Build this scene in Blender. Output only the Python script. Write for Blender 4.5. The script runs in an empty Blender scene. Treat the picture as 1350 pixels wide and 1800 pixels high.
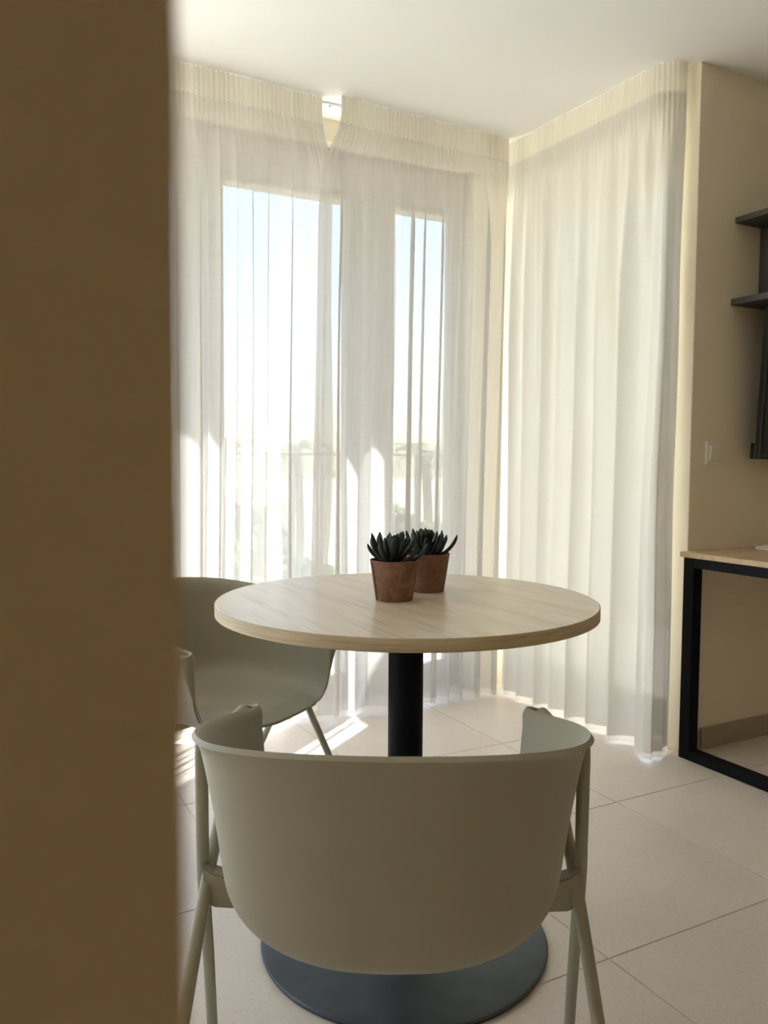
import bpy, bmesh, math, random
from mathutils import Vector, Matrix, noise

S = bpy.context.scene
COL = S.collection
PI = math.pi

# ------------------------------------------------------------------ camera
F_PX, PITCH, ROLL, YAW, CAM_H = 1442.24, 0.0614, 0.0057, 0.4915, 1.07
cam_d = bpy.data.cameras.new('camera')
cam = bpy.data.objects.new('camera', cam_d)
COL.objects.link(cam)
fw = Vector((math.cos(PITCH) * math.sin(YAW), math.cos(PITCH) * math.cos(YAW), -math.sin(PITCH)))
r0 = Vector((math.cos(YAW), -math.sin(YAW), 0))
u0 = r0.cross(fw)
rt = r0 * math.cos(ROLL) + u0 * math.sin(ROLL)
up = -r0 * math.sin(ROLL) + u0 * math.cos(ROLL)
cam.matrix_world = Matrix((( rt.x, up.x, -fw.x, 0), (rt.y, up.y, -fw.y, 0), (rt.z, up.z, -fw.z, CAM_H), (0, 0, 0, 1)))
cam_d.sensor_fit = 'VERTICAL'
cam_d.sensor_height = 36.0
cam_d.lens = F_PX / 1800.0 * 36.0
cam_d.clip_start = 0.01
cam_d.clip_end = 500
cam_d.dof.use_dof = True
cam_d.dof.focus_distance = 1.55
cam_d.dof.aperture_fstop = 7.4
S.camera = cam

# ------------------------------------------------------------------ sky, sun, exposure
SUN_EL, SUN_AZ = math.radians(61), math.atan2(0.8, 0.6)      # azimuth from +Y towards +X
SUN_STRENGTH = 15.0
SKY_STRENGTH = 0.32
world = bpy.data.worlds.new('daylight_sky')
S.world = world
world.use_nodes = True
wn = world.node_tree
wn.nodes.clear()
sky = wn.nodes.new('ShaderNodeTexSky')
sky.sky_type = 'NISHITA'
sky.sun_disc = False
sky.sun_elevation = SUN_EL
sky.sun_rotation = SUN_AZ
sky.air_density = 1.0
sky.dust_density = 1.2
sky.ozone_density = 1.0
bg = wn.nodes.new('ShaderNodeBackground')
bg.inputs['Strength'].default_value = SKY_STRENGTH
wo = wn.nodes.new('ShaderNodeOutputWorld')
wn.links.new(sky.outputs['Color'], bg.inputs['Color'])
wn.links.new(bg.outputs['Background'], wo.inputs['Surface'])

sl = bpy.data.lights.new('sun', 'SUN')
sl.energy = SUN_STRENGTH
sl.angle = math.radians(0.55)
sl.color = (1.0, 0.985, 0.96)
sun = bpy.data.objects.new('sun', sl)
COL.objects.link(sun)
sun_dir = Vector((math.sin(SUN_AZ) * math.cos(SUN_EL), math.cos(SUN_AZ) * math.cos(SUN_EL), math.sin(SUN_EL)))
sun.rotation_euler = sun_dir.to_track_quat('Z', 'Y').to_euler()
sun.location = (6, 6, 9)

S.view_settings.view_transform = 'Standard'
S.view_settings.look = 'None'
S.view_settings.gamma = 1.0
S.view_settings.use_curve_mapping = False
S.view_settings.exposure = 1.12

cy = S.cycles
cy.max_bounces = 10
cy.diffuse_bounces = 6
cy.glossy_bounces = 4
cy.transmission_bounces = 8
cy.transparent_max_bounces = 32
cy.sample_clamp_indirect = 8.0
cy.caustics_reflective = False
cy.caustics_refractive = False
cy.use_denoising = True

# window portals (emit nothing; they only guide the sampling of the sky)
def portal(name, loc, sx, sy, rot):
    l = bpy.data.lights.new(name, 'AREA')
    l.shape = 'RECTANGLE'
    l.size, l.size_y = sx, sy
    l.cycles.is_portal = True
    o = bpy.data.objects.new(name, l)
    COL.objects.link(o)
    o.location = loc
    o.rotation_euler = rot
    return o
portal('window_portal', (-0.09, 3.46, 1.15), 4.6, 2.35, (-PI / 2, 0, 0))
portal('window_portal', (2.64, 2.72, 1.15), 0.95, 2.35, (PI / 2, 0, PI / 2))


# ------------------------------------------------------------------ material helpers
def new_mat(name):
    m = bpy.data.materials.new(name)
    m.use_nodes = True
    m.node_tree.nodes.clear()
    out = m.node_tree.nodes.new('ShaderNodeOutputMaterial')
    return m, m.node_tree, out

def N(t, typ, **kw):
    n = t.nodes.new(typ)
    for k, v in kw.items():
        if k in n.inputs:
            n.inputs[k].default_value = v
        else:
            setattr(n, k, v)
    return n

def rgba(c):
    return (c[0], c[1], c[2], 1.0)

def ramp(t, fac, stops):
    n = t.nodes.new('ShaderNodeValToRGB')
    e = n.color_ramp.elements
    while len(e) < len(stops):
        e.new(0.5)
    for i, (p, c) in enumerate(stops):
        e[i].position = p
        e[i].color = rgba(c) if len(c) == 3 else c
    t.links.new(fac, n.inputs['Fac'])
    return n

def coords(t, kind='Object', scale=(1, 1, 1), loc=(0, 0, 0)):
    tc = t.nodes.new('ShaderNodeTexCoord')
    mp = t.nodes.new('ShaderNodeMapping')
    mp.inputs['Scale'].default_value = scale
    mp.inputs['Location'].default_value = loc
    t.links.new(tc.outputs[kind], mp.inputs['Vector'])
    return mp.outputs['Vector']

def simple_mat(name, col, rough=0.5, metal=0.0, spec=0.5, var=0.0, vscale=8.0, bump=0.0, bscale=200.0):
    """one-colour surface with faint tonal variation and fine relief"""
    m, t, out = new_mat(name)
    b = N(t, 'ShaderNodeBsdfPrincipled', Roughness=rough, Metallic=metal)
    b.inputs['Specular IOR Level'].default_value = spec
    v = coords(t)
    nz = N(t, 'ShaderNodeTexNoise', Scale=vscale, Detail=4.0)
    t.links.new(v, nz.inputs['Vector'])
    d = tuple(max(0, c * (1 - var)) for c in col)
    l = tuple(min(1, c * (1 + var)) for c in col)
    r = ramp(t, nz.outputs['Fac'], [(0.3, d), (0.7, l)])
    t.links.new(r.outputs['Color'], b.inputs['Base Color'])
    if bump:
        n2 = N(t, 'ShaderNodeTexNoise', Scale=bscale, Detail=2.0)
        t.links.new(v, n2.inputs['Vector'])
        bp = N(t, 'ShaderNodeBump', Strength=bump, Distance=0.002)
        t.links.new(n2.outputs['Fac'], bp.inputs['Height'])
        t.links.new(bp.outputs['Normal'], b.inputs['Normal'])
    t.links.new(b.outputs['BSDF'], out.inputs['Surface'])
    return m

def curtain_mat(name, col, transp, transl, weave=0.06):
    """sheer cloth: open weave (transparent) + threads that scatter light to both sides"""
    m, t, out = new_mat(name)
    uv = coords(t, 'UV', (1, 1, 1))
    mp1 = N(t, 'ShaderNodeMapping'); mp1.inputs['Scale'].default_value = (9, 420, 1)
    mp2 = N(t, 'ShaderNodeMapping'); mp2.inputs['Scale'].default_value = (420, 5, 1)
    t.links.new(uv, mp1.inputs['Vector']); t.links.new(uv, mp2.inputs['Vector'])
    n1 = N(t, 'ShaderNodeTexNoise', Scale=1.0, Detail=2.0)
    n2 = N(t, 'ShaderNodeTexNoise', Scale=1.0, Detail=2.0)
    t.links.new(mp1.outputs['Vector'], n1.inputs['Vector'])
    t.links.new(mp2.outputs['Vector'], n2.inputs['Vector'])
    ad = N(t, 'ShaderNodeMath', operation='ADD')
    t.links.new(n1.outputs['Fac'], ad.inputs[0]); t.links.new(n2.outputs['Fac'], ad.inputs[1])
    mr = N(t, 'ShaderNodeMapRange')
    mr.inputs['From Min'].default_value = 0.6
    mr.inputs['From Max'].default_value = 1.4
    mr.inputs['To Min'].default_value = max(0, transp - weave)
    mr.inputs['To Max'].default_value = transp + weave
    t.links.new(ad.outputs[0], mr.inputs['Value'])
    df = N(t, 'ShaderNodeBsdfDiffuse', Color=rgba(col))
    tl = N(t, 'ShaderNodeBsdfTranslucent', Color=rgba(col))
    mx = N(t, 'ShaderNodeMixShader', Fac=transl)
    t.links.new(df.outputs[0], mx.inputs[1]); t.links.new(tl.outputs[0], mx.inputs[2])
    tr = N(t, 'ShaderNodeBsdfTransparent')
    m2 = N(t, 'ShaderNodeMixShader')
    t.links.new(mr.outputs[0], m2.inputs['Fac'])
    t.links.new(mx.outputs[0], m2.inputs[1]); t.links.new(tr.outputs[0], m2.inputs[2])
    t.links.new(m2.outputs[0], out.inputs['Surface'])
    return m

def wood_mat(name, dark, mid, light, rough=0.4, scale=(14, 1.2, 14), spec=0.5):
    m, t, out = new_mat(name)
    b = N(t, 'ShaderNodeBsdfPrincipled', Roughness=rough)
    b.inputs['Specular IOR Level'].default_value = spec
    v = coords(t, 'Object', scale)
    n1 = N(t, 'ShaderNodeTexNoise', Scale=3.0, Detail=8.0, Roughness=0.65, Distortion=0.4)
    t.links.new(v, n1.inputs['Vector'])
    v2 = coords(t, 'Object', (scale[0] * 9, scale[1] * 2.2, scale[2] * 9))
    n2 = N(t, 'ShaderNodeTexNoise', Scale=3.0, Detail=3.0)
    t.links.new(v2, n2.inputs['Vector'])
    mx = N(t, 'ShaderNodeMath', operation='MULTIPLY_ADD')
    mx.inputs[1].default_value = 0.45
    t.links.new(n2.outputs['Fac'], mx.inputs[0])
    ms = N(t, 'ShaderNodeMath', operation='MULTIPLY'); ms.inputs[1].default_value = 0.6
    t.links.new(n1.outputs['Fac'], ms.inputs[0])
    t.links.new(ms.outputs[0], mx.inputs[2])
    r = ramp(t, mx.outputs[0], [(0.38, dark), (0.5, mid), (0.64, light)])
    t.links.new(r.outputs['Color'], b.inputs['Base Color'])
    bp = N(t, 'ShaderNodeBump', Strength=0.12, Distance=0.001)
    t.links.new(n2.outputs['Fac'], bp.inputs['Height'])
    t.links.new(bp.outputs['Normal'], b.inputs['Normal'])
    t.links.new(b.outputs['BSDF'], out.inputs['Surface'])
    return m

def glass_mat(name):
    m, t, out = new_mat(name)
    tr = N(t, 'ShaderNodeBsdfTransparent', Color=(0.96, 0.98, 0.97, 1))
    gl = N(t, 'ShaderNodeBsdfGlossy', Roughness=0.02)
    mx = N(t, 'ShaderNodeMixShader', Fac=0.06)
    t.links.new(tr.outputs[0], mx.inputs[1]); t.links.new(gl.outputs[0], mx.inputs[2])
    t.links.new(mx.outputs[0], out.inputs['Surface'])
    return m

def tile_mat(name):
    m, t, out = new_mat(name)
    b = N(t, 'ShaderNodeBsdfPrincipled', Roughness=0.36)
    b.inputs['Specular IOR Level'].default_value = 0.5
    gm = t.nodes.new('ShaderNodeNewGeometry')
    oi = t.nodes.new('ShaderNodeObjectInfo')
    n1 = N(t, 'ShaderNodeTexNoise', Scale=3.5, Detail=6.0, Roughness=0.6)
    t.links.new(gm.outputs['Position'], n1.inputs['Vector'])
    r1 = ramp(t, n1.outputs['Fac'], [(0.3, (0.755, 0.675, 0.60)), (0.7, (0.815, 0.74, 0.665))])
    n2 = N(t, 'ShaderNodeTexNoise', Scale=230.0, Detail=1.0)
    t.links.new(gm.outputs['Position'], n2.inputs['Vector'])
    r2 = ramp(t, n2.outputs['Fac'], [(0.2, (0.5, 0.45, 0.4)), (0.31, (1, 1, 1))])
    n3 = N(t, 'ShaderNodeTexNoise', Scale=90.0, Detail=3.0)
    t.links.new(gm.outputs['Position'], n3.inputs['Vector'])
    r3 = ramp(t, n3.outputs['Fac'], [(0.25, (0.94, 0.94, 0.94)), (0.75, (1.04, 1.04, 1.03))])
    m1 = N(t, 'ShaderNodeMix', data_type='RGBA', blend_type='MULTIPLY'); m1.inputs[0].default_value = 1.0
    t.links.new(r1.outputs[0], m1.inputs[6]); t.links.new(r2.outputs[0], m1.inputs[7])
    m2 = N(t, 'ShaderNodeMix', data_type='RGBA', blend_type='MULTIPLY'); m2.inputs[0].default_value = 1.0
    t.links.new(m1.outputs[2], m2.inputs[6]); t.links.new(r3.outputs[0], m2.inputs[7])
    hs = N(t, 'ShaderNodeHueSaturation')
    mr = N(t, 'ShaderNodeMapRange')
    mr.inputs['To Min'].default_value = 0.97; mr.inputs['To Max'].default_value = 1.03
    t.links.new(oi.outputs['Random'], mr.inputs['Value'])
    t.links.new(mr.outputs[0], hs.inputs['Value'])
    t.links.new(m2.outputs[2], hs.inputs['Color'])
    t.links.new(hs.outputs[0], b.inputs['Base Color'])
    bp = N(t, 'ShaderNodeBump', Strength=0.08, Distance=0.001)
    t.links.new(n3.outputs['Fac'], bp.inputs['Height'])
    t.links.new(bp.outputs['Normal'], b.inputs['Normal'])
    t.links.new(b.outputs['BSDF'], out.inputs['Surface'])
    return m

def pot_mat(name):
    m, t, out = new_mat(name)
    b = N(t, 'ShaderNodeBsdfPrincipled', Roughness=0.75)
    v = coords(t, 'Object', (1, 1, 1))
    n1 = N(t, 'ShaderNodeTexNoise', Scale=38.0, Detail=6.0, Roughness=0.65, Distortion=0.8)
    t.links.new(v, n1.inputs['Vector'])
    r = ramp(t, n1.outputs['Fac'], [(0.3, (0.15, 0.066, 0.042)), (0.5, (0.22, 0.105, 0.066)), (0.72, (0.29, 0.165, 0.11))])
    t.links.new(r.outputs[0], b.inputs['Base Color'])
    n2 = N(t, 'ShaderNodeTexNoise', Scale=160.0, Detail=3.0)
    t.links.new(v, n2.inputs['Vector'])
    bp = N(t, 'ShaderNodeBump', Strength=0.25, Distance=0.001)
    t.links.new(n2.outputs['Fac'], bp.inputs['Height'])
    t.links.new(bp.outputs['Normal'], b.inputs['Normal'])
    t.links.new(b.outputs['BSDF'], out.inputs['Surface'])
    return m

M = {}
M['wall'] = simple_mat('cream_wall_paint', (0.86, 0.785, 0.64), 0.85, spec=0.2, var=0.02, vscale=2.0, bump=0.1, bscale=120)
M['ceiling'] = simple_mat('white_ceiling_paint', (0.90, 0.895, 0.88), 0.9, spec=0.1, var=0.01, vscale=2.0)
M['tile'] = tile_mat('greige_stone_tile')
M['grout'] = simple_mat('pale_grout', (0.66, 0.60, 0.52), 0.9, spec=0.1, var=0.08, vscale=60)
M['skirting'] = simple_mat('stone_skirting', (0.40, 0.33, 0.26), 0.5, var=0.05, vscale=6)
M['sheer'] = curtain_mat('sheer_voile', (0.80, 0.78, 0.755), 0.20, 0.26)
M['sheer_dense'] = curtain_mat('gathered_voile', (0.83, 0.81, 0.765), 0.012, 0.12, 0.01)
M['tape'] = curtain_mat('heading_tape_cloth', (0.92, 0.89, 0.815), 0.0, 0.30, 0.0)
M['hem'] = curtain_mat('double_hem_cloth', (0.93, 0.90, 0.84), 0.2, 0.6, 0.04)
M['track'] = simple_mat('white_track', (0.85, 0.85, 0.84), 0.35, var=0.01)
M['frame'] = simple_mat('taupe_aluminium', (0.30, 0.265, 0.235), 0.45, var=0.03)
M['glass'] = glass_mat('window_glass')
M['oak'] = wood_mat('oak_laminate', (0.50, 0.395, 0.28), (0.62, 0.51, 0.385), (0.70, 0.60, 0.475), 0.30, spec=0.7)
M['desk_oak'] = wood_mat('desk_oak_laminate', (0.46, 0.31, 0.17), (0.58, 0.42, 0.26), (0.66, 0.50, 0.33), 0.4, (1.2, 14, 14))
M['oak_edge'] = wood_mat('oak_edge_band', (0.38, 0.29, 0.17), (0.53, 0.42, 0.27), (0.62, 0.51, 0.35), 0.5, (2.0, 2.0, 60))
M['black'] = simple_mat('black_powder_coat', (0.005, 0.0055, 0.007), 0.6, spec=0.12, var=0.1, vscale=30)
M['steel'] = simple_mat('dark_steel_plate', (0.075, 0.09, 0.105), 0.40, 0.6, var=0.15, vscale=14)
M['shell'] = simple_mat('sage_polypropylene', (0.325, 0.30, 0.228), 0.5, var=0.02, vscale=6, bump=0.06, bscale=500)
M['tube'] = simple_mat('sage_powder_coat', (0.33, 0.315, 0.24), 0.48, var=0.03, vscale=20, bump=0.08, bscale=400)
M['rubber'] = simple_mat('grey_rubber', (0.12, 0.11, 0.09), 0.8, var=0.05)
M['pot'] = pot_mat('weathered_terracotta')
M['crack'] = simple_mat('dark_crack', (0.05, 0.03, 0.02), 0.9, var=0.05)
M['soil'] = simple_mat('dark_soil', (0.03, 0.022, 0.016), 0.95, var=0.4, vscale=90)
M['leaf'] = simple_mat('dark_green_leaf', (0.016, 0.027, 0.022), 0.55, var=0.25, vscale=30)
M['leaf_red'] = simple_mat('reddish_leaf', (0.055, 0.022, 0.02), 0.55, var=0.25, vscale=30)
M['charcoal'] = simple_mat('charcoal_board', (0.075, 0.070, 0.066), 0.5, var=0.06, vscale=12)
M['tv'] = simple_mat('black_plastic', (0.008, 0.008, 0.009), 0.35, var=0.05)
M['screen'] = simple_mat('black_screen', (0.004, 0.004, 0.005), 0.12, var=0.02)
M['switch'] = simple_mat('ivory_switch_plastic', (0.82, 0.78, 0.68), 0.35, var=0.01)
M['paper'] = simple_mat('white_paper', (0.85, 0.85, 0.84), 0.7, var=0.02)
M['hall'] = simple_mat('brown_hall_panelling', (0.54, 0.395, 0.225), 0.7, spec=0.2, var=0.06, vscale=3)
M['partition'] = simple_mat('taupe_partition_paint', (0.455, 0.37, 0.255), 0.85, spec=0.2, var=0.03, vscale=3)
M['outer'] = simple_mat('outer_render', (0.75, 0.72, 0.66), 0.9, var=0.03)
M['balcony'] = simple_mat('balcony_tile', (0.80, 0.77, 0.72), 0.7, var=0.04)
M['rail'] = simple_mat('grey_railing_paint', (0.16, 0.17, 0.18), 0.5, var=0.03)
M['foliage'] = simple_mat('tree_foliage', (0.13, 0.19, 0.08), 0.9, var=0.4, vscale=3)
M['palm'] = simple_mat('palm_frond', (0.14, 0.19, 0.08), 0.8, var=0.3, vscale=4)
M['bark'] = simple_mat('bark', (0.22, 0.17, 0.12), 0.9, var=0.2, vscale=8)
M['roof'] = simple_mat('red_roof_tile', (0.50, 0.17, 0.09), 0.8, var=0.15, vscale=5)
M['house'] = simple_mat('white_house_wall', (0.78, 0.75, 0.70), 0.9, var=0.03)
M['pane_dark'] = simple_mat('dark_house_window', (0.10, 0.12, 0.14), 0.2, var=0.05)
M['ground'] = simple_mat('dry_ground', (0.36, 0.34, 0.24), 0.95, var=0.25, vscale=0.4)

# ------------------------------------------------------------------ object helpers
def obj(name, me, mat, parent=None, smooth=False, loc=None):
    o = bpy.data.objects.new(name, me)
    COL.objects.link(o)
    if mat is not None and not me.materials:
        me.materials.append(mat)
    if smooth:
        for p in me.polygons:
            p.use_smooth = True
    if parent is not None:
        o.parent = parent
    if loc is not None:
        o.location = loc
    return o

def thing(name, label, cat, loc=(0, 0, 0), rz=0.0, group=None):
    o = bpy.data.objects.new(name, None)
    COL.objects.link(o)
    o.empty_display_size = 0.1
    o.location = loc
    o.rotation_euler = (0, 0, rz)
    tag(o, label, cat, group)
    return o

def tag(o, label, cat, group=None):
    o['label'] = label
    o['category'] = cat
    if group:
        o['group'] = group
    return o

def struct(o):
    o['kind'] = 'structure'
    return o

def mesh_boxes(name, boxes, bevel=0.0, seg=2):
    """boxes: (x0,x1,y0,y1,z0,z1) joined into one mesh"""
    bm = bmesh.new()
    for (x0, x1, y0, y1, z0, z1) in boxes:
        b2 = bmesh.new()
        bmesh.ops.create_cube(b2, size=1.0)
        for v in b2.verts:
            v.co = Vector((x0 + (v.co.x + .5) * (x1 - x0), y0 + (v.co.y + .5) * (y1 - y0), z0 + (v.co.z + .5) * (z1 - z0)))
        if bevel:
            bmesh.ops.bevel(b2, geom=list(b2.edges), offset=bevel, segments=seg, affect='EDGES', profile=0.5)
        tmp = bpy.data.meshes.new('tmp')
        b2.to_mesh(tmp); b2.free()
        bm.from_mesh(tmp)
        bpy.data.meshes.remove(tmp)
    me = bpy.data.meshes.new(name)
    bm.to_mesh(me); bm.free()
    return me

def lathe(name, prof, seg=48, close_top=True, close_bot=True, smooth_angle=None):
    """prof: list of (r,z)"""
    vs, fs = [], []
    for (r, z) in prof:
        for k in range(seg):
            a = 2 * PI * k / seg
            vs.append((r * math.cos(a), r * math.sin(a), z))
    for i in range(len(prof) - 1):
        for k in range(seg):
            k2 = (k + 1) % seg
            fs.append((i * seg + k, i * seg + k2, (i + 1) * seg + k2, (i + 1) * seg + k))
    if close_bot:
        fs.append(tuple(range(seg - 1, -1, -1)))
    if close_top:
        fs.append(tuple((len(prof) - 1) * seg + k for k in range(seg)))
    me = bpy.data.meshes.new(name)
    me.from_pydata(vs, [], fs)
    me.update()
    return me

def catmull(pts, n=8):
    P = [Vector(p) for p in pts]
    P = [P[0] * 2 - P[1]] + P + [P[-1] * 2 - P[-2]]
    out = []
    for i in range(1, len(P) - 2):
        a, b, c, d = P[i - 1], P[i], P[i + 1], P[i + 2]
        for k in range(n):
            t = k / n
            out.append(0.5 * ((2 * b) + (c - a) * t + (2 * a - 5 * b + 4 * c - d) * t * t + (-a + 3 * b - 3 * c + d) * t ** 3))
    out.append(P[-2])
    return out

def tube(name, pts, rad, seg=14, caps=True):
    """sweep of a circle along pts; rad a number or a list"""
    P = [Vector(p) for p in pts]
    n = len(P)
    R = rad if isinstance(rad, (list, tuple)) else [rad] * n
    T = []
    for i in range(n):
        T.append((P[min(i + 1, n - 1)] - P[max(i - 1, 0)]).normalized())
    up_ = Vector((0, 0, 1)) if abs(T[0].z) < 0.9 else Vector((1, 0, 0))
    nrm = (up_ - T[0] * up_.dot(T[0])).normalized()
    vs, fs = [], []
    for i in range(n):
        nrm = (nrm - T[i] * nrm.dot(T[i])).normalized()
        bi = T[i].cross(nrm)
        for k in range(seg):
            a = 2 * PI * k / seg
            vs.append(P[i] + (nrm * math.cos(a) + bi * math.sin(a)) * R[i])
    for i in range(n - 1):
        for k in range(seg):
            k2 = (k + 1) % seg
            fs.append((i * seg + k, i * seg + k2, (i + 1) * seg + k2, (i + 1) * seg + k))
    if caps:
        fs.append(tuple(range(seg - 1, -1, -1)))
        fs.append(tuple((n - 1) * seg + k for k in range(seg)))
    me = bpy.data.meshes.new(name)
    me.from_pydata([tuple(v) for v in vs], [], fs)
    me.update()
    return me

def smooth_by_angle(me, deg=40):
    for p in me.polygons:
        p.use_smooth = True
    if hasattr(me, 'set_sharp_from_angle'):
        me.set_sharp_from_angle(angle=math.radians(deg))

def sstep(a, b, x):
    if a == b:
        return 0.0 if x < a else 1.0
    t = max(0.0, min(1.0, (x - a) / (b - a)))
    return t * t * (3 - 2 * t)

def copy_tree(o, parent=None):
    c = o.copy()
    COL.objects.link(c)
    c.parent = parent
    for ch in list(o.children):
        copy_tree(ch, c)
    return c

# ------------------------------------------------------------------ the room
ZC = 2.48           # ceiling height
WALL_Y = 2.10       # television wall
EDGE_X = 2.38       # its outer corner, next to the side window
XL, XR, YR = -2.6, 4.3, -1.6
WIN_Y = 3.30        # big window plane

# floor: grout bed and single tiles
fl = struct(obj('floor', mesh_boxes('floor', [(XL - .1, XR + .1, YR - .1, WALL_Y, -0.10, -0.002), (XL - .1, EDGE_X + .2, WALL_Y, 3.38, -0.10, -0.002)]), M['grout']))
PT, GAP = 0.606, 0.0035
GX0, GY0 = 1.8475, 1.883
def tile_mesh(x0, x1, y0, y1):
    me = mesh_boxes('tile', [(x0, x1, y0, y1, -0.010, 0.0)], 0.0008, 1)
    return me
full_tile = tile_mesh(GAP / 2, PT - GAP / 2, GAP / 2, PT - GAP / 2)
full_tile.materials.append(M['tile'])
def add_tile(x0, x1, y0, y1):
    w, d = x1 - x0, y1 - y0
    if w < 0.02 or d < 0.02:
        return
    if abs(w - (PT - GAP)) < 1e-4 and abs(d - (PT - GAP)) < 1e-4:
        obj('tile', full_tile, None, fl, loc=(x0 - GAP / 2, y0 - GAP / 2, 0))
    else:
        me = tile_mesh(0, w, 0, d)
        obj('tile', me, M['tile'], fl, loc=(x0, y0, 0))
for i in range(-8, 5):
    for j in range(-7, 4):
        x0 = GX0 + i * PT + GAP / 2; x1 = x0 + PT - GAP
        y0 = GY0 + j * PT + GAP / 2; y1 = y0 + PT - GAP
        cx0, cx1 = max(x0, XL), min(x1, XR)
        cy0, cy1 = max(y0, YR), min(y1, 3.36)
        if cx1 - cx0 < .02 or cy1 - cy0 < .02:
            continue
        if cy1 > WALL_Y and cx1 > EDGE_X + .12:
            if cy0 < WALL_Y:
                add_tile(cx0, cx1, cy0, WALL_Y - .001)
            if cx0 < EDGE_X + .12 and cy0 >= WALL_Y:
                add_tile(cx0, EDGE_X + .12, cy0, cy1)
            elif cx0 < EDGE_X:
                add_tile(cx0, EDGE_X - .001, WALL_Y + .002, cy1)
        else:
            add_tile(cx0, cx1, cy0, cy1)

struct(obj('ceiling', mesh_boxes('ceiling', [(XL - .15, XR + .15, YR - .15, WALL_Y + .15, ZC, ZC + .12), (XL - .15, 2.72, WALL_Y + .15, 3.46, ZC, ZC + .12)]), M['ceiling']))
# window wall: piers, lintel
WX0, WX1 = -2.35, 2.17
struct(obj('wall_back', mesh_boxes('wall_back', [
    (WX1, 2.62, 3.18, 3.42, 0, ZC), (WX0, WX1, 3.18, 3.42, 2.39, ZC), (XL - .15, WX0, 3.18, 3.42, 0, ZC)]), M['wall']))
# side window wall
SY0, SY1 = 2.185, 3.18
struct(obj('wall_side', mesh_boxes('wall_side', [
    (EDGE_X, 2.62, SY0, SY1, 2.33, ZC)]), M['wall']))
struct(obj('wall_right', mesh_boxes('wall_right', [(EDGE_X, XR + .15, WALL_Y, WALL_Y + .08, 0, ZC)], 0.002, 1), M['wall']))
struct(obj('wall_end', mesh_boxes('wall_end', [(XR, XR + .15, YR - .15, WALL_Y, 0, ZC)]), M['wall']))
struct(obj('wall_rear', mesh_boxes('wall_rear', [(XL - .15, XR, YR - .15, YR, 0, ZC)]), M['hall']))
LY0, LY1 = 1.60, 2.95
struct(obj('wall_left', mesh_boxes('wall_left', [(XL - .15, XL, YR, LY0, 0, ZC), (XL - .15, XL, LY1, 3.18, 0, ZC), (XL - .15, XL, LY0, LY1, 2.33, ZC)]), M['hall']))
# the wall end right beside the lens
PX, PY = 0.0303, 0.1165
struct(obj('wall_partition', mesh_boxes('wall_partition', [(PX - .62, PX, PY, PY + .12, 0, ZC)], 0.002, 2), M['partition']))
# skirting: two tiles meet near the desk leg
struct(obj('baseboard_right', mesh_boxes('baseboard_right', [(2.469, XR, WALL_Y - .011, WALL_Y, 0, 0.082)], 0.0015, 1), M['skirting']))
struct(obj('baseboard_corner', mesh_boxes('baseboard_corner', [(2.372, 2.466, WALL_Y - .009, WALL_Y, 0, 0.079)], 0.0015, 1), M['skirting']))

# ------------------------------------------------------------------ windows
def add_window(name, axis, plane, spans, z0, z1, full, stile_w):
    """spans: clear glass intervals along the wall; the rest of `full` is aluminium"""
    root = struct(thing_struct(name))
    def bx(a0, a1, d0, d1, zz0, zz1):
        if axis == 'x':
            return (a0, a1, plane + d0, plane + d1, zz0, zz1)
        return (plane + d0, plane + d1, a0, a1, zz0, zz1)
    f0, f1 = full
    obj('window_frame', mesh_boxes('window_frame', [bx(f0, f1, -.035, .05, z1, z1 + .035), bx(f0, f1, -.035, .05, 0.0, 0.03)], 0.002, 1), M['frame'], root)
    edges = [f0] + [e for s in spans for e in s] + [f1]
    for k in range(0, len(edges), 2):
        a0, a1 = edges[k], edges[k + 1]
        if a1 - a0 < .01:
            continue
        if a1 - a0 > 0.12:       # two sashes meet here
            mid = (a0 + a1) / 2
            obj('stile', mesh_boxes('stile', [bx(a0, mid - .002, -.02, .03, .03, z1)], 0.002, 1), M['frame'], root)
            obj('stile', mesh_boxes('stile', [bx(mid + .002, a1, -.03, .02, .03, z1)], 0.002, 1), M['frame'], root)
        else:
            obj('stile', mesh_boxes('stile', [bx(a0, a1, -.03, .03, .03, z1)], 0.002, 1), M['frame'], root)
    for (a0, a1) in spans:
        obj('rail', mesh_boxes('rail', [bx(a0, a1, -.02, .02, .03, z0)], 0.002, 1), M['frame'], root)
        obj('pane', mesh_boxes('pane', [bx(a0, a1, -.006, .0, z0, z1)]), M['glass'], root)
    return root
def thing_struct(name):
    o = bpy.data.objects.new(name, None)
    COL.objects.link(o)
    o.empty_display_size = 0.1
    return o
w1 = add_window('window_1', 'x', WIN_Y, [(-2.25, -1.35), (-1.18, -.28), (-.06, .816), (1.011, 1.561), (1.798, 2.098)], 0.12, 2.195, (WX0, WX1), .06)
obj('shutter_box', mesh_boxes('shutter_box', [(WX0, WX1, 3.24, 3.38, 2.232, 2.389)], 0.002, 1), M['frame'], w1)
w2 = add_window('window_2', 'y', 2.53, [(2.235, 2.66), (2.72, 3.12)], 0.12, 2.26, (SY0, SY1), .06)

w3 = add_window('window_3', 'y', XL - .08, [(1.66, 2.24), (2.31, 2.89)], 0.12, 2.26, (LY0, LY1), .06)

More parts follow.
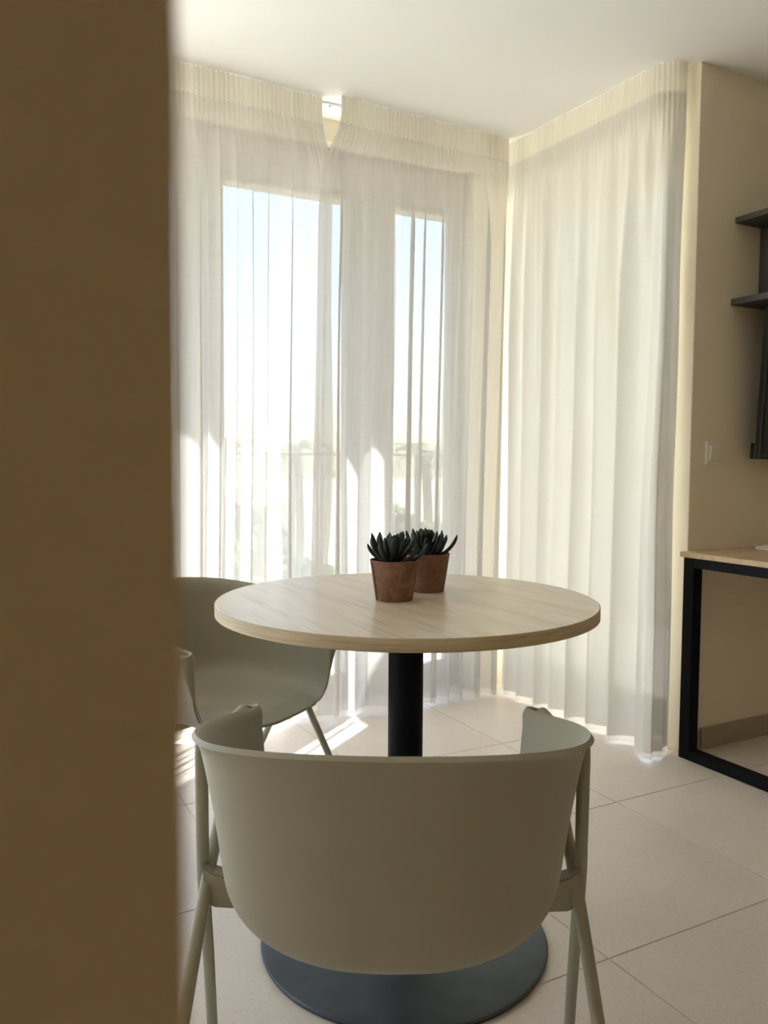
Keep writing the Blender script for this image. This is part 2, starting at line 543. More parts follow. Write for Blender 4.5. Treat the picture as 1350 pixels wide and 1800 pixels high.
# ------------------------------------------------------------------ curtains
def make_curtain(name, label, path, seed, wl, amp, z_top=2.4785, z_bot=0.012, mat='sheer', left_drift=0.0, right_drift=0.0,
                 pleat=0.0185, pleat_amp=0.0105, tape_h=0.10, lean=0.05, bottom_wave=0.008, peaks=None, early=0.5, end_bulge=0.0, drift_from=0.06, drift_to=0.30):
    rnd = random.Random(seed)
    P = [Vector((p[0], p[1], 0)) for p in path]
    seglen = [(P[i + 1] - P[i]).length for i in range(len(P) - 1)]
    L = sum(seglen)
    def base(s):
        s = max(0.0, min(L, s))
        acc = 0
        for i, l in enumerate(seglen):
            if s <= acc + l or i == len(seglen) - 1:
                t = (s - acc) / l
                p = P[i].lerp(P[i + 1], t)
                d = (P[i + 1] - P[i]).normalized()
                return p, d
            acc += l
    def base_s(s, h=0.025):
        p0, d0 = base(s - h); p1, d1 = base(s + h)
        d = (d0 + d1).normalized()
        pa = (p0 + p1) / 2
        pc, _ = base(s)
        return pc.lerp(pa, 0.6), d, Vector((d.y, -d.x, 0))
    # irregular folds: knots with own width, depth, overlap
    knots = [(-0.4, amp * rnd.uniform(.5, 1.1), rnd.uniform(.03, .11))]
    while knots[-1][0] < L + 0.4:
        knots.append((knots[-1][0] + wl * rnd.uniform(.55, 1.45), amp * rnd.uniform(.45, 1.2), rnd.uniform(.05, .20)))
    if peaks:
        knots = [(s_, amp * a_, o_) for (s_, a_, o_) in peaks]
    def fold(s, z):
        s2 = s + 0.012 * noise.noise(Vector((s * 3, z * 0.8, seed * 1.7)))
        for i in range(len(knots) - 1):
            if knots[i][0] <= s2 < knots[i + 1][0]:
                w = knots[i + 1][0] - knots[i][0]
                t = (s2 - knots[i][0]) / w
                e = t * t * (3 - 2 * t)
                a = knots[i][1] * (1 - e) + knots[i + 1][1] * e
                b = (knots[i][2] * (1 - e) + knots[i + 1][2] * e) * w
                ph = 2 * PI * t
                sharp = math.cos(ph) + 0.18 * math.cos(2 * ph + 0.7)
                return a * sharp, -b * math.sin(2 * ph) * 1.2 - 0.02 * w * math.sin(ph)
        return 0.0, 0.0
    ncol = int(L / 0.0042)
    zt_b = z_top - tape_h
    rows = [z_top - tape_h * k / 7 for k in range(8)]
    nb = 58
    for k in range(1, nb + 1):
        rows.append(zt_b + (z_bot + .022 - zt_b) * (k / nb) ** 1.25)
    rows += [z_bot + .012, z_bot]
    vs, uvs = [], []
    for z in rows:
        drop = z_top - z
        f_in = sstep(tape_h * .9, early, drop) * 0.72 + 0.28 * sstep(0.8, 2.3, drop)
        p_out = 1 - sstep(tape_h * 0.95, tape_h + 0.20, drop)
        mid = sstep(tape_h * .8, tape_h + .25, drop) * (1 - 0.75 * sstep(0.5, 1.6, drop))
        hang = sstep(0, 2.4, drop)
        for c in range(ncol + 1):
            s = L * c / ncol
            p, d, n = base_s(s)
            pj = s + 0.006 * noise.noise(Vector((s * 14, seed * 3.1, 0)))
            pl = pleat_amp * (0.75 + 0.5 * noise.noise(Vector((s * 9, seed, 4)))) * math.cos(2 * PI * pj / pleat)
            md = 0.015 * mid * noise.noise(Vector((s * 26, z * 0.7, seed * 7.3))) * 1.6
            fo, ft = fold(s, z)
            off = pl * p_out + md + fo * f_in + end_bulge * sstep(L - .19, L - .07, s) * sstep(.3, 2.2, drop)
            tan = ft * f_in
            e0 = left_drift * (1 - sstep(0, 0.35, s)) * sstep(0.06, 0.30, drop)
            e1 = right_drift * sstep(L - .35, L, s) * sstep(drift_from, drift_to, drop)
            q = p + d * (tan + e0 + e1) + n * (off - lean * hang)
            zz = z
            if drop > 2.2:
                zz += bottom_wave * (noise.noise(Vector((s * 4, 0, seed))) + 0.6) * sstep(2.2, 2.45, drop)
            if drop < tape_h * 1.3:
                zz -= 0.003 * abs(noise.noise(Vector((s * 5, 1.0, seed * 2))))
            vs.append((q.x, q.y, zz))
            uvs.append((s, z))
    W = ncol + 1
    cx, cyy = sum(p.x for p in P) / len(P), sum(p.y for p in P) / len(P)
    root = thing(name, label, 'curtain', (cx, cyy, 0))
    def part(pname, r0_, r1_, m):
        vv = [(x - cx, y - cyy, z) for (x, y, z) in vs[r0_ * W:(r1_ + 1) * W]]
        ff = []
        for r in range(r1_ - r0_):
            for c in range(ncol):
                a = r * W + c
                ff.append((a, a + 1, a + W + 1, a + W))
        me = bpy.data.meshes.new(pname)
        me.from_pydata(vv, [], ff)
        ul = me.uv_layers.new(name='UVMap')
        uu = uvs[r0_ * W:(r1_ + 1) * W]
        flat = []
        for lp in me.loops:
            flat += uu[lp.vertex_index]
        ul.data.foreach_set('uv', flat)
        me.update()
        return obj(pname, me, m, root, smooth=True)
    nr = len(rows)
    part('heading_tape', 0, 7, M['tape'])
    part('fabric', 7, nr - 3, M[mat])
    part('hem', nr - 3, nr - 1, M['hem'])
    return root

TRY = 2.985
make_curtain('curtain', 'sheer white curtain on the left of the window, behind the far chair',
             [(0.50, TRY), (1.0, TRY), (1.335, TRY + .022)], 11, 0.105, 0.030, right_drift=0.05)
make_curtain('curtain', 'sheer white curtain behind the table, hanging right of the narrow heading gap',
             [(1.375, TRY - .035), (1.7, TRY - .01), (2.10, TRY - .005), (2.207, TRY - 0.005)], 5, 0.115, 0.034, left_drift=-0.07)
make_curtain('curtain', 'cream curtain on the side wall between the corner and the desk',
             [(2.243, 3.05), (2.262, 2.172), (2.276, 2.148), (2.360, 2.132)], 23, 0.15, 0.040, mat='sheer_dense',
             lean=0.0, bottom_wave=0.002, z_bot=0.007, early=0.9, end_bulge=0.046, right_drift=-0.026, drift_from=0.8, drift_to=1.68,
             peaks=[(-.1, .3, .02), (.06, .4, .03), (.15, .45, .02), (.29, .9, .04), (.37, .4, .02), (.50, 1.0, .03), (.60, .6, .05), (.745, 1.1, .02), (.905, 1.2, .02), (1.06, .25, .02), (1.3, .25, .02)])

# curtain tracks under the ceiling
tr = thing('curtain_track', 'white ceiling track carrying the sheer window curtains', 'curtain track', (1.0, TRY, ZC - .010))
obj('rail', mesh_boxes('rail', [(-3.2, 1.24, .048, .070, 0.0, .010)], 0.002, 1), M['track'], tr)
for k in range(24):
    xg = -2.9 + k * 0.172
    obj('glider', mesh_boxes('glider', [(xg, xg + .012, .052, .066, -.006, 0.0)], 0.001, 1), M['track'], tr)
tr2 = thing('curtain_track', 'white ceiling track carrying the cream side wall curtain', 'curtain track', (2.262, 2.55, ZC - .010))
obj('rail', mesh_boxes('rail', [(.022, .044, -.36, .40, 0.0, .010)], 0.002, 1), M['track'], tr2)
for k in range(6):
    yg = -.34 + k * .14
    obj('glider', mesh_boxes('glider', [(.027, .040, yg, yg + .012, -.006, 0.0)], 0.001, 1), M['track'], tr2)

# ------------------------------------------------------------------ table
TX, TY, TZ, TR = 0.8874, 1.5515, 0.771, 0.4117
tb = thing('round_table', 'round oak table on a black column with a disc base', 'table', (TX, TY, 0))
th = 0.0255
top = lathe('tabletop', [(TR - .0012, TZ - th), (TR, TZ - th + .001), (TR, TZ - .001), (TR - .001, TZ)], 128)
smooth_by_angle(top, 30)
topo = obj('tabletop', top, M['oak'], tb)
eb = lathe('edge_band', [(TR + .0002, TZ - th + .0006), (TR + .0012, TZ - th + .001), (TR + .0012, TZ - .0012), (TR + .0003, TZ - .0006)], 128, False, False)
smooth_by_angle(eb, 60)
obj('edge_band', eb, M['oak_edge'], topo)
cl = lathe('column', [(.0385, .014), (.0385, TZ - th - .006)], 48)
smooth_by_angle(cl, 40)
obj('column', cl, M['black'], tb)
mp = lathe('mounting_plate', [(.13, TZ - th - .006), (.13, TZ - th)], 48)
obj('mounting_plate', mp, M['black'], tb)
bp_ = lathe('base_plate', [(.312, 0.0), (.317, .002), (.319, .008), (.317, .0115), (.313, .013), (.05, .0145), (.04, .018)], 128)
smooth_by_angle(bp_, 35)
obj('base_plate', bp_, M['steel'], tb)

# ------------------------------------------------------------------ chairs
def spline1(tab, x):
    """monotone-ish piecewise cubic through (x, value-tuple)"""
    n = len(tab)
    for i in range(n - 1):
        if x <= tab[i + 1][0] or i == n - 2:
            x0, x1 = tab[i][0], tab[i + 1][0]
            t = (x - x0) / (x1 - x0)
            p0 = tab[max(i - 1, 0)][1]; p1 = tab[i][1]; p2 = tab[i + 1][1]; p3 = tab[min(i + 2, n - 1)][1]
            out = []
            for a, b, c, d in zip(p0, p1, p2, p3):
                out.append(0.5 * (2 * b + (c - a) * t + (2 * a - 5 * b + 4 * c - d) * t * t + (-a + 3 * b - 3 * c + d) * t ** 3))
            return out
# rim (half): u -> x, y, z
RIM = [(0.00, (0.000, -0.292, 0.724)), (0.14, (0.100, -0.284, 0.723)), (0.28, (0.190, -0.248, 0.716)), (0.40, (0.248, -0.190, 0.706)),
       (0.52, (0.276, -0.112, 0.695)), (0.64, (0.277, -0.025, 0.680)), (0.78, (0.264, 0.070, 0.660)), (0.90, (0.250, 0.148, 0.644)), (1.00, (0.240, 0.205, 0.634))]
# wall profile: v -> fraction of the way from seat spine to rim, height fraction
PROF = [(0.00, (1.000, 1.000)), (0.05, (0.966, 0.955)), (0.15, (0.935, 0.800)), (0.30, (0.897, 0.560)), (0.42, (0.872, 0.360)), (0.54, (0.845, 0.195)),
        (0.64, (0.775, 0.085)), (0.74, (0.640, 0.035)), (0.86, (0.380, 0.012)), (1.00, (0.000, 0.000))]
def shell_point(u, v):
    sgn = -1 if u < 0 else 1
    a = min(abs(u), 1.0)
    hook = max(0.0, (abs(u) - 1.0) / 0.12)
    x, y, z = spline1(RIM, a)
    fr, hz = spline1(PROF, v)
    ys = -0.06 + (0.235 + 0.06) * sstep(0.05, 1.0, a) ** 1.0
    if a > 0.7:
        ys = ys * (1 - sstep(.7, 1, a)) + (y + 0.035) * sstep(.7, 1, a)
    zs = 0.410 + 0.022 * sstep(-0.05, 0.24, ys) - 0.012 * sstep(.85, 1.0, a)
    up_f = sstep(.55, .95, a)
    frx = fr + 0.62 * (1 - fr) * up_f * sstep(.0, .12, v) * (1 - sstep(.30, .66, v))
    px = frx * x
    py = ys + (fr + (1 - fr) * up_f * .8 * (1 - sstep(.2, .6, v))) * (y - ys)
    pz = zs + hz * (z - zs)
    # the top front corner of each arm rolls outward over the tube
    if hook > 0:
        ang = math.radians(165) * hook
        rho = 0.0150 * (1 - sstep(0.03, 0.42, v))
        px += rho * (1 - math.cos(ang))
        py += rho * math.sin(ang)
        pz -= 0.004 * hook * (1 - v)
    return (sgn * px, py, pz)
def build_shell():
    nu, nv = 100, 32
    vs, fs = [], []
    for j in range(nv + 1):
        for i in range(nu + 1):
            q = -1 + 2 * i / nu
            u = math.copysign(1.12 * (1 - (1 - abs(q)) ** 1.3), q)
            vs.append(shell_point(u, j / nv))
    W = nu + 1
    for j in range(nv):
        for i in range(nu):
            a = j * W + i
            fs.append((a, a + W, a + W + 1, a + 1))
    bm = bmesh.new()
    bv = [bm.verts.new(v) for v in vs]
    for f in fs:
        try:
            bm.faces.new([bv[k] for k in f])
        except ValueError:
            pass
    bmesh.ops.remove_doubles(bm, verts=list(bm.verts), dist=0.0008)
    bmesh.ops.dissolve_degenerate(bm, edges=list(bm.edges), dist=1e-5)
    bmesh.ops.recalc_face_normals(bm, faces=list(bm.faces))
    me = bpy.data.meshes.new('shell')
    bm.to_mesh(me); bm.free()
    return me
SHELL = build_shell()
def side_loop(s):
    """one bent tube: rear foot - front of the arm - along the arm - rear corner - front foot"""
    pts = [(.322, -.285, .006), (.301, -.14, .215), (.284, -.005, .420), (.271, .11, .550), (.264, .166, .606), (.262, .182, .625), (.261, .178, .635),
           (.262, .160, .637), (.270, .09, .637), (.279, .02, .650), (.282, -.018, .659), (.282, -.036, .655), (.282, -.041, .637), (.283, -.036, .60),
           (.288, -.012, .50), (.295, .022, .415), (.313, .132, .215), (.332, .242, .006)]
    return catmull([(s * x, y, z) for x, y, z in pts], 6)
def make_chair(name, label, loc, rz, group):
    root = thing(name, label, 'chair', loc, rz, group)
    sh = obj('shell', SHELL, M['shell'], root, smooth=True)
    if not sh.modifiers:
        so = sh.modifiers.new('thickness', 'SOLIDIFY')
        so.thickness = 0.008; so.offset = 0.0
        bv = sh.modifiers.new('soft_edge', 'BEVEL')
        bv.width = 0.0028; bv.segments = 2; bv.limit_method = 'ANGLE'; bv.angle_limit = math.radians(50)
        sb = sh.modifiers.new('subdivide', 'SUBSURF')
        sb.levels = 1; sb.render_levels = 1
    for s in (-1, 1):
        fr = obj('side_frame', tube('side_frame', side_loop(s), 0.0098, 16), M['tube'], root, smooth=True)
        for (fx, fy) in ((.322, -.285), (.332, .242)):
            obj('foot_cap', lathe('foot_cap', [(.0105, 0.0), (.0112, .002), (.0112, .014), (.0105, .016)], 20), M['rubber'], fr, loc=(s * fx, fy, 0))
        # flat bracket from the crossing of the tubes to the underside of the seat
        bm = bmesh.new()
        xo, xi = .288, .140
        prof = [(xo, -.012, .452), (xo, -.012, .398), (xo - .016, -.012, .386), (xi, -.012, .380), (xi, -.012, .402), (xo - .05, -.012, .428), (xo - .014, -.012, .440)]
        a = [bm.verts.new((s * x, y, z)) for x, y, z in prof]
        b = [bm.verts.new((s * x, y + .030, z)) for x, y, z in prof]
        n = len(a)
        bm.faces.new(a); bm.faces.new(b[::-1])
        for k in range(n):
            bm.faces.new((a[k], b[k], b[(k + 1) % n], a[(k + 1) % n]))
        bmesh.ops.recalc_face_normals(bm, faces=list(bm.faces))
        bmesh.ops.bevel(bm, geom=list(bm.edges), offset=.002, segments=2, affect='EDGES')
        me = bpy.data.meshes.new('bracket')
        bm.to_mesh(me); bm.free()
        obj('bracket', me, M['tube'], root)
    # cross bar under the seat joining both brackets
    obj('cross_bar', tube('cross_bar', [(-.15, .003, .390), (.15, .003, .390)], .009, 14), M['tube'], root, smooth=True)
    return root
make_chair('tub_armchair', 'sage green armchair in front, its curved back turned to the viewer', (0.5915, 1.0745, 0), -math.radians(28.8), 'sage armchairs around the table')
make_chair('tub_armchair', 'sage green armchair beyond the table, seen from the front beside the sheer curtain', (0.620, 2.11, 0), -math.radians(157), 'sage armchairs around the table')

# ------------------------------------------------------------------ succulents
def leaf_mesh(name, length, width, curl, lean):
    """finger-shaped leaf along +z that leans out (x) and curls back up"""
    n, seg = 9, 8
    vs, fs = [], []
    x = z = 0.0
    for i in range(n + 1):
        t = i / n
        ang = lean - curl * t
        if i:
            x += math.sin(ang) * length / n
            z += math.cos(ang) * length / n
        w = width * (0.62 + 0.38 * math.sin(PI * min(1, t * 0.72 + .05))) * math.sqrt(max(0.0, 1 - ((t - .80) / .23) ** 2 if t > .80 else 1))
        if i == n:
            w = width * 0.25
        nx, nz = math.cos(ang), -math.sin(ang)
        for k in range(seg):
            a = 2 * PI * k / seg
            ty = math.cos(a) * w
            tn = math.sin(a) * w * 0.55
            vs.append((x + nx * tn, ty, z + nz * tn))
    for i in range(n):
        for k in range(seg):
            k2 = (k + 1) % seg
            fs.append((i * seg + k, i * seg + k2, (i + 1) * seg + k2, (i + 1) * seg + k))
    fs.append(tuple(n * seg + k for k in range(seg)))
    me = bpy.data.meshes.new(name)
    me.from_pydata(vs, [], fs)
    me.update()
    for p in me.polygons:
        p.use_smooth = True
    return me
LEAVES = [leaf_mesh('leaf', .074, .0064, 1.35, 1.60), leaf_mesh('leaf', .066, .0061, 1.1, 1.28), leaf_mesh('leaf', .052, .0055, .75, .95), leaf_mesh('leaf', .040, .0050, .3, .50)]
LEAVES_RED = leaf_mesh('leaf', .038, .0044, .15, .28)
for l in LEAVES:
    l.materials.append(M['leaf'])
LEAVES_RED.materials.append(M['leaf_red'])
def potted(name, label, loc, seed, rz, rings, crack):
    rnd = random.Random(seed)
    root = thing(name, label, 'plant pot', loc, rz, 'potted succulents on the table')
    H, R0, R1 = .088, .0405, .0535
    vs, fs = [], []
    seg = 64
    prof = [(R0 - .001, 0, 0), (R0, .002, 0), (R0 + (R1 - R0) * .5, H * .5, 0), (R1 - .0008, H - .003, 0), (R1, H - .001, 0), (R1 - .0012, H, 0), (R1 - .0035, H - .001, 0), (R1 - .006, H - .014, 0), (.006, H - .016, 0)]
    for (r, z, _) in prof:
        for k in range(seg):
            a = 2 * PI * k / seg
            w = 1 + .012 * noise.noise(Vector((math.cos(a) * 1.5, math.sin(a) * 1.5, seed + z * 9)))
            wz = .0012 * noise.noise(Vector((math.cos(a) * 2, math.sin(a) * 2, seed * 3.3))) if z > H * .6 else 0
            vs.append((r * w * math.cos(a), r * w * math.sin(a), z + wz))
    for i in range(len(prof) - 1):
        for k in range(seg):
            k2 = (k + 1) % seg
            fs.append((i * seg + k, i * seg + k2, (i + 1) * seg + k2, (i + 1) * seg + k))
    fs.append(tuple(range(seg - 1, -1, -1)))
    fs.append(tuple((len(prof) - 1) * seg + k for k in range(seg)))
    me = bpy.data.meshes.new('pot')
    me.from_pydata(vs, [], fs); me.update()
    smooth_by_angle(me, 35)
    pot = obj('pot', me, M['pot'], root)
    def on_pot(a, z, d=.0):
        r = (R0 + (R1 - R0) * z / H + d) * (1 + .012 * noise.noise(Vector((math.cos(a) * 1.5, math.sin(a) * 1.5, seed + z * 9))))
        return (r * math.cos(a), r * math.sin(a), z)
    # overlapping seam of the wrapped clay and the crack marks
    for a0, zz0, zz1, rr in ((crack[0], .003, H - .004, .0012), (crack[0] + .10, .003, H - .004, .0009)):
        obj('seam', tube('seam', [on_pot(a0 + .02 * math.sin(z * 60), z, .0003) for z in [zz0 + (zz1 - zz0) * i / 10 for i in range(11)]], rr, 6), M['pot'], pot, smooth=True)
    ca = crack[1]
    obj('crack', tube('crack', [on_pot(ca + .40 - i * .05, .080 - i * .0021 - (i % 2) * .0008, .0001) for i in range(9)], .0005, 5), M['crack'], pot)
    obj('crack', tube('crack', [on_pot(ca - .02 + (i % 2) * .012, .084 - i * .0035, .0001) for i in range(7)], .0005, 5), M['crack'], pot)
    obj('soil', lathe('soil', [(R1 - .008, H - .012), (R1 - .02, H - .009), (.004, H - .007)], 32), M['soil'], root, smooth=True)
    stem = tube('stem', [(0, 0, H - .012), (.002, 0, H + .004), (0, .002, H + .016)], [.010, .009, .006], 10)
    obj('stem', stem, M['leaf'], root, smooth=True)
    for (cnt, kind, zz, rad, jit, sc) in rings:
        zz -= .002
        ph = rnd.uniform(0, 6.28)
        for k in range(cnt):
            a = ph + 2 * PI * k / cnt + rnd.uniform(-jit, jit)
            m = LEAVES_RED if kind == 'r' else LEAVES[kind]
            o = obj('leaf', m, None, root, loc=(rad * math.cos(a), rad * math.sin(a), H + zz + rnd.uniform(-.003, .003)))
            s = sc * rnd.uniform(.86, 1.12)
            o.scale = (s, s, s)
            o.rotation_euler = (rnd.uniform(-.12, .12), rnd.uniform(-.16, .16), a)
    return root
RINGS = [(10, 0, -.006, .005, .2, 1.08), (10, 1, .002, .005, .2, 1.04), (9, 2, .009, .004, .22, 1.0), (8, 3, .017, .003, .25, .95), (6, 'r', .020, .002, .3, .95)]
potted('potted_succulent', 'dark succulent in a brown clay pot, the nearer one with red tips', (0.8545, 1.5475, TZ), 3, 0.3, RINGS, (math.radians(158), math.radians(-104)))
potted('potted_succulent', 'dark succulent in a brown clay pot half hidden behind the nearer pot', (0.9825, 1.6235, TZ), 8, 1.9, RINGS, (math.radians(60), math.radians(10)))

# ------------------------------------------------------------------ desk with steel frame
DX0, DX1, DY0, DY1 = 2.34, 4.05, 1.50, 2.082
dk = thing('desk', 'oak topped desk with a black steel frame against the wall', 'desk', (DX0, DY1, 0))
def dl(b):
    return [(x0 - DX0, x1 - DX0, y0 - DY1, y1 - DY1, z0, z1) for (x0, x1, y0, y1, z0, z1) in b]
obj('desktop', mesh_boxes('desktop', dl([(DX0 - .002, DX1 + .002, DY0 - .004, WALL_Y - .001, .733, .752)]), 0.0012, 1), M['desk_oak'], dk)
TW = .046
for xa in (DX0, DX1 - TW):
    obj('leg', mesh_boxes('leg', dl([(xa, xa + TW, DY1 - TW, DY1, 0, .733)]), .0015, 1), M['black'], dk)
    obj('leg', mesh_boxes('leg', dl([(xa, xa + TW, DY0, DY0 + TW, 0, .733)]), .0015, 1), M['black'], dk)
    obj('bottom_rail', mesh_boxes('bottom_rail', dl([(xa, xa + TW, DY0 + TW, DY1 - TW, 0, .035)]), .0015, 1), M['black'], dk)
    obj('top_rail', mesh_boxes('top_rail', dl([(xa, xa + TW, DY0 + TW, DY1 - TW, .698, .733)]), .0015, 1), M['black'], dk)
obj('back_rail', mesh_boxes('back_rail', dl([(DX0 + TW, DX1 - TW, DY1 - .03, DY1, .700, .733)]), .0015, 1), M['black'], dk)

nb = thing('notepad', 'white notepad with a black pen lying on the desk', 'notepad', (2.668, 1.95, .7525), 0.0)
obj('pages', mesh_boxes('pages', [(-.018, .20, -.07, .075, 0, .011)], .001, 1), M['paper'], nb)
obj('cover', mesh_boxes('cover', [(-.0185, .2005, -.0705, .0755, .011, .0125)], .0004, 1), M['paper'], nb)
pn = thing('pen', 'black pen resting on the white notepad', 'pen', (2.74, 1.962, .7695), -.25)
obj('barrel', tube('barrel', [(-.055, 0, 0), (.06, 0, 0)], .0042, 12), M['tv'], pn, smooth=True)
obj('tip', tube('tip', [(-.068, 0, 0), (-.055, 0, 0)], [.001, .0042], 12), M['tv'], pn, smooth=True)
obj('clip', mesh_boxes('clip', [(.02, .06, -.001, .001, .0045, .006)]), M['tv'], pn)

# ------------------------------------------------------------------ shelf unit, television, switch
su = thing('wall_shelf', 'charcoal wall shelf unit with two boards above the television', 'shelf', (2.57, WALL_Y, 1.6))
def sl_(b):
    return [(x0 - 2.57, x1 - 2.57, y0 - WALL_Y, y1 - WALL_Y, z0 - 1.6, z1 - 1.6) for (x0, x1, y0, y1, z0, z1) in b]
obj('board', mesh_boxes('board', sl_([(2.577, 3.95, WALL_Y - .27, WALL_Y, 1.949, 1.970)]), .001, 1), M['charcoal'], su)
obj('board', mesh_boxes('board', sl_([(2.567, 3.95, WALL_Y - .27, WALL_Y, 1.651, 1.674)]), .001, 1), M['charcoal'], su)
obj('divider', mesh_boxes('divider', sl_([(2.716, 2.738, WALL_Y - .25, WALL_Y, 1.674, 1.949)]), .001, 1), M['charcoal'], su)
obj('divider', mesh_boxes('divider', sl_([(3.70, 3.722, WALL_Y - .25, WALL_Y, 1.674, 1.949)]), .001, 1), M['charcoal'], su)

tv = thing('television', 'black flat television hanging under the charcoal shelf', 'television', (2.628, 2.015, 1.09))
cab = obj('casing', mesh_boxes('casing', [(.0, .96, -.012, .012, 0.0, .545)], .003, 2), M['tv'], tv)
obj('screen', mesh_boxes('screen', [(.010, .95, -.0135, -.0122, .018, .535)]), M['screen'], tv)
obj('rear_housing', mesh_boxes('rear_housing', [(-.003, .963, .004, .030, -.004, .055)], .005, 2), M['tv'], tv)
obj('wall_bracket', mesh_boxes('wall_bracket', [(.30, .66, .012, .070, .12, .40)], .003, 1), M['tv'], tv)
tv.rotation_euler = (math.radians(2.6), 0, 0)

sw = thing('light_switch', 'ivory light switch on the wall above the desk', 'light switch', (2.496, WALL_Y, 1.108))
pl = obj('cover_plate', mesh_boxes('cover_plate', [(-.042, .042, -.009, 0.0, -.043, .043)], .0022, 2), M['switch'], sw)
obj('inner_frame', mesh_boxes('inner_frame', [(-.030, .030, -.0105, -.006, -.030, .030)], .001, 1), M['switch'], sw)
rk = obj('rocker', mesh_boxes('rocker', [(-.027, .027, -.0150, -.008, -.027, .027)], .002, 2), M['switch'], sw)
rk.rotation_euler = (math.radians(4), 0, 0)

# ------------------------------------------------------------------ balcony and what lies beyond
struct(obj('balcony_floor', mesh_boxes('balcony_floor', [(-4.5, -2.76, .3, 3.43, -.16, -.03), (-4.5, 4.2, 3.43, 4.75, -.16, -.03), (2.63, 4.2, 2.19, 3.43, -.16, -.03)]), M['balcony']))
struct(obj('balcony_roof', mesh_boxes('balcony_roof', [(2.72, 3.58, 2.0, 4.10, 2.60, 2.78)]), M['outer']))
rl = thing('balcony_railing', 'thin grey balcony railing outside the window', 'railing', (0, 4.66, -.03))
obj('top_rail', mesh_boxes('top_rail', [(-3.0, 4.15, -.02, .02, 1.135, 1.155)], .003, 1), M['rail'], rl)
obj('bottom_rail', mesh_boxes('bottom_rail', [(-3.0, 4.15, -.015, .015, .08, .10)], .003, 1), M['rail'], rl)
PB = mesh_boxes('post', [(-.008, .008, -.018, .018, 0.0, 1.135)], .002, 1)
PB.materials.append(M['rail'])
for k in range(17):
    obj('post', PB, None, rl, loc=(-2.92 + k * .435, 0, 0))

struct(obj('ground', mesh_boxes('ground', [(-160, 160, 4.9, 240, -4.6, -4.5), (4.6, 160, -60, 4.9, -4.6, -4.5), (-160, -4.6, -60, 4.9, -4.6, -4.5)]), M['ground']))

def blob_tree(label, loc, h, rad, seed, group):
    rnd = random.Random(seed)
    root = thing('leafy_tree', label, 'tree', loc, 0, group)
    obj('trunk', tube('trunk', catmull([(0, 0, 0), (.1 * rnd.uniform(-1, 1), .1, h * .3), (.15 * rnd.uniform(-1, 1), 0, h * .62)], 4), [.22 - .012 * i for i in range(9)], 8), M['bark'], root, smooth=True)
    bm = bmesh.new()
    for k in range(420):
        d = Vector((rnd.gauss(0, 1), rnd.gauss(0, 1), rnd.gauss(0, 1))).normalized()
        lump = 0.75 + 0.45 * noise.noise(d * 2.1 + Vector((seed, 0, 0)))
        c = Vector((d.x * rad, d.y * rad, d.z * rad * .85)) * lump * rnd.uniform(.55, 1.0) + Vector((0, 0, h - rad * .8))
        s = rad * rnd.uniform(.10, .2)
        ax = Vector((rnd.gauss(0, 1), rnd.gauss(0, 1), rnd.gauss(0, 1))).normalized()
        b = ax.orthogonal().normalized()
        c2 = ax.cross(b)
        v = [bm.verts.new(c + b * s), bm.verts.new(c + c2 * s * .6), bm.verts.new(c - b * s), bm.verts.new(c - c2 * s * .6), bm.verts.new(c + ax * s * .35)]
        for q in ((0, 1, 4), (1, 2, 4), (2, 3, 4), (3, 0, 4), (3, 2, 1), (3, 1, 0)):
            bm.faces.new([v[i] for i in q])
    me = bpy.data.meshes.new('crown')
    bm.to_mesh(me); bm.free()
    obj('crown', me, M['foliage'], root)
    return root
def palm_tree(label, loc, h, seed, group):
    rnd = random.Random(seed)
    root = thing('palm_tree', label, 'tree', loc, 0, group)
    obj('trunk', tube('trunk', catmull([(0, 0, 0), (.12, 0, h * .5), (.05, .1, h)], 5), .16, 10), M['bark'], root, smooth=True)
    for k in range(18):
        a = 2 * PI * k / 18 + rnd.uniform(-.15, .15)
        ln = rnd.uniform(1.5, 2.0)
        el = rnd.uniform(-.2, 1.1)
        bm = bmesh.new()
        pts = []
        for i in range(9):
            t = i / 8
            pts.append(Vector((math.cos(a) * ln * t * math.cos(el * .5), math.sin(a) * ln * t * math.cos(el * .5), ln * (t * math.sin(el) - .75 * t * t) * .8)))
        side = Vector((-math.sin(a), math.cos(a), 0))
        for i in range(8):
            for sg in (-1, 1):
                p = pts[i]; q = pts[i + 1]
                w = .42 * math.sin(PI * min(1, (i + 1.2) / 9))
                tip = (p + q) / 2 + side * sg * w + Vector((0, 0, -.10)) + (q - p) * .7
                v = [bm.verts.new(p), bm.verts.new(p.lerp(q, .55)), bm.verts.new(tip), bm.verts.new(p.lerp(q, .25) + Vector((0, 0, -.03)))]
                for f in ((0, 1, 2), (0, 2, 3), (1, 3, 2), (0, 3, 1)):
                    bm.faces.new([v[j] for j in f])
        me = bpy.data.meshes.new('frond')
        bm.to_mesh(me); bm.free()
        obj('frond', me, M['palm'], root, loc=(.05, .1, h))
    return root
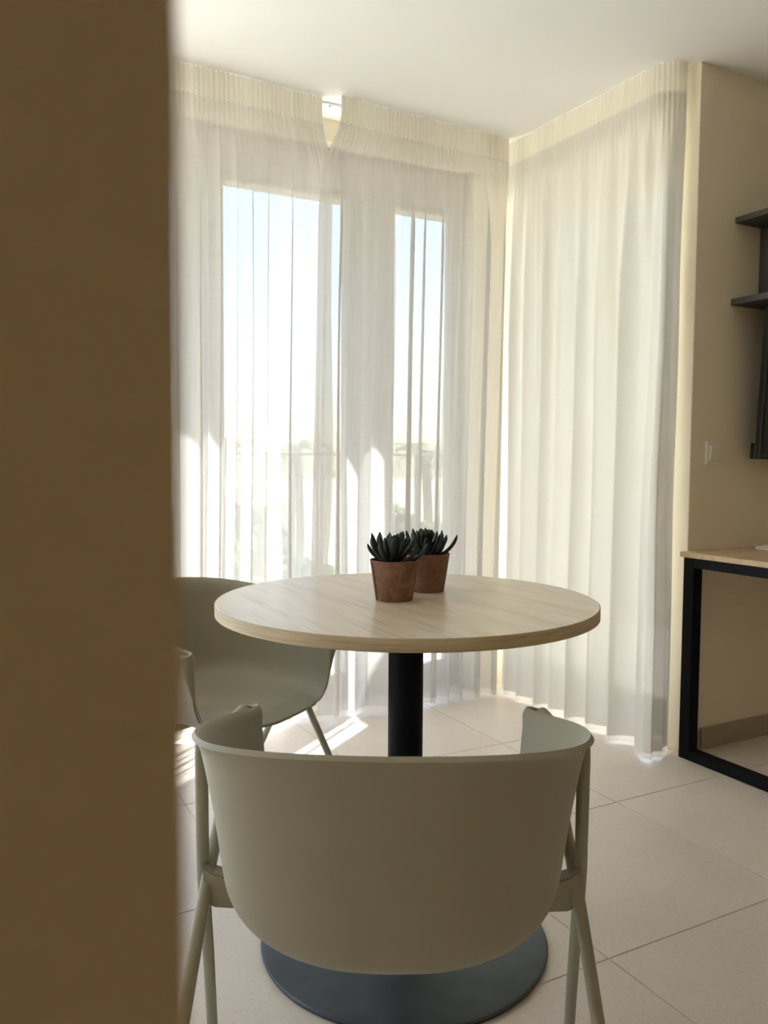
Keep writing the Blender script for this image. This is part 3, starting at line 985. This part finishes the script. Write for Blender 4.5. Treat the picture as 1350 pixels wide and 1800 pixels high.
def house(label, loc, w, d, h, rz):
    root = thing('house', label, 'house', loc, rz)
    obj('wall', mesh_boxes('wall', [(-w / 2, w / 2, -d / 2, d / 2, 0, h)], .02, 1), M['house'], root)
    me = bpy.data.meshes.new('roof')
    e = .35
    me.from_pydata([(-w / 2 - e, -d / 2 - e, h), (w / 2 + e, -d / 2 - e, h), (w / 2 + e, d / 2 + e, h), (-w / 2 - e, d / 2 + e, h), (-w / 4, 0, h + 1.6), (w / 4, 0, h + 1.6)], [],
                   [(0, 1, 5, 4), (2, 3, 4, 5), (1, 2, 5), (3, 0, 4), (3, 2, 1, 0)])
    obj('roof', me, M['roof'], root)
    n = max(2, int(w / 2))
    for k in range(n):
        x = -w / 2 + w * (k + .5) / n
        f = obj('window', mesh_boxes('window', [(x - .55, x + .55, -d / 2 - .06, -d / 2 - .02, h * .4, h * .4 + 1.3)], .02, 1), M['house'], root)
        obj('pane', mesh_boxes('pane', [(x - .45, x + .45, -d / 2 - .075, -d / 2 - .058, h * .4 + .1, h * .4 + 1.2)]), M['pane_dark'], f)
    return root
def bearing(px, dist):
    """a point on the ground at a given distance in the direction of an image column"""
    a = YAW + math.atan((px - 675) / F_PX)
    return (math.sin(a) * dist, math.cos(a) * dist, -4.5)
G = 'trees beyond the balcony'
palm_tree('palm tree beyond the balcony at the left end of the railing', bearing(400, 38), 6.3, 1, G)
palm_tree('palm tree beyond the balcony left of the curtain overlap', bearing(522, 30), 6.0, 2, G)
palm_tree('palm tree beyond the balcony behind the right window pane', bearing(748, 28), 5.9, 3, G)
blob_tree('round leafy tree beyond the balcony, left of the railing post', bearing(425, 22), 4.7, 1.5, 4, G)
blob_tree('leafy tree beyond the balcony, just right of the red roof', bearing(498, 17), 3.9, 1.3, 5, G)
blob_tree('leafy tree beyond the balcony behind the potted plants', bearing(712, 22), 4.4, 1.6, 6, G)
blob_tree('leafy tree beyond the balcony at the far left', bearing(318, 15), 4.8, 1.6, 7, G)
house('white house with a red roof below the balcony', bearing(448, 46), 4.2, 5, 2.6, -.35)
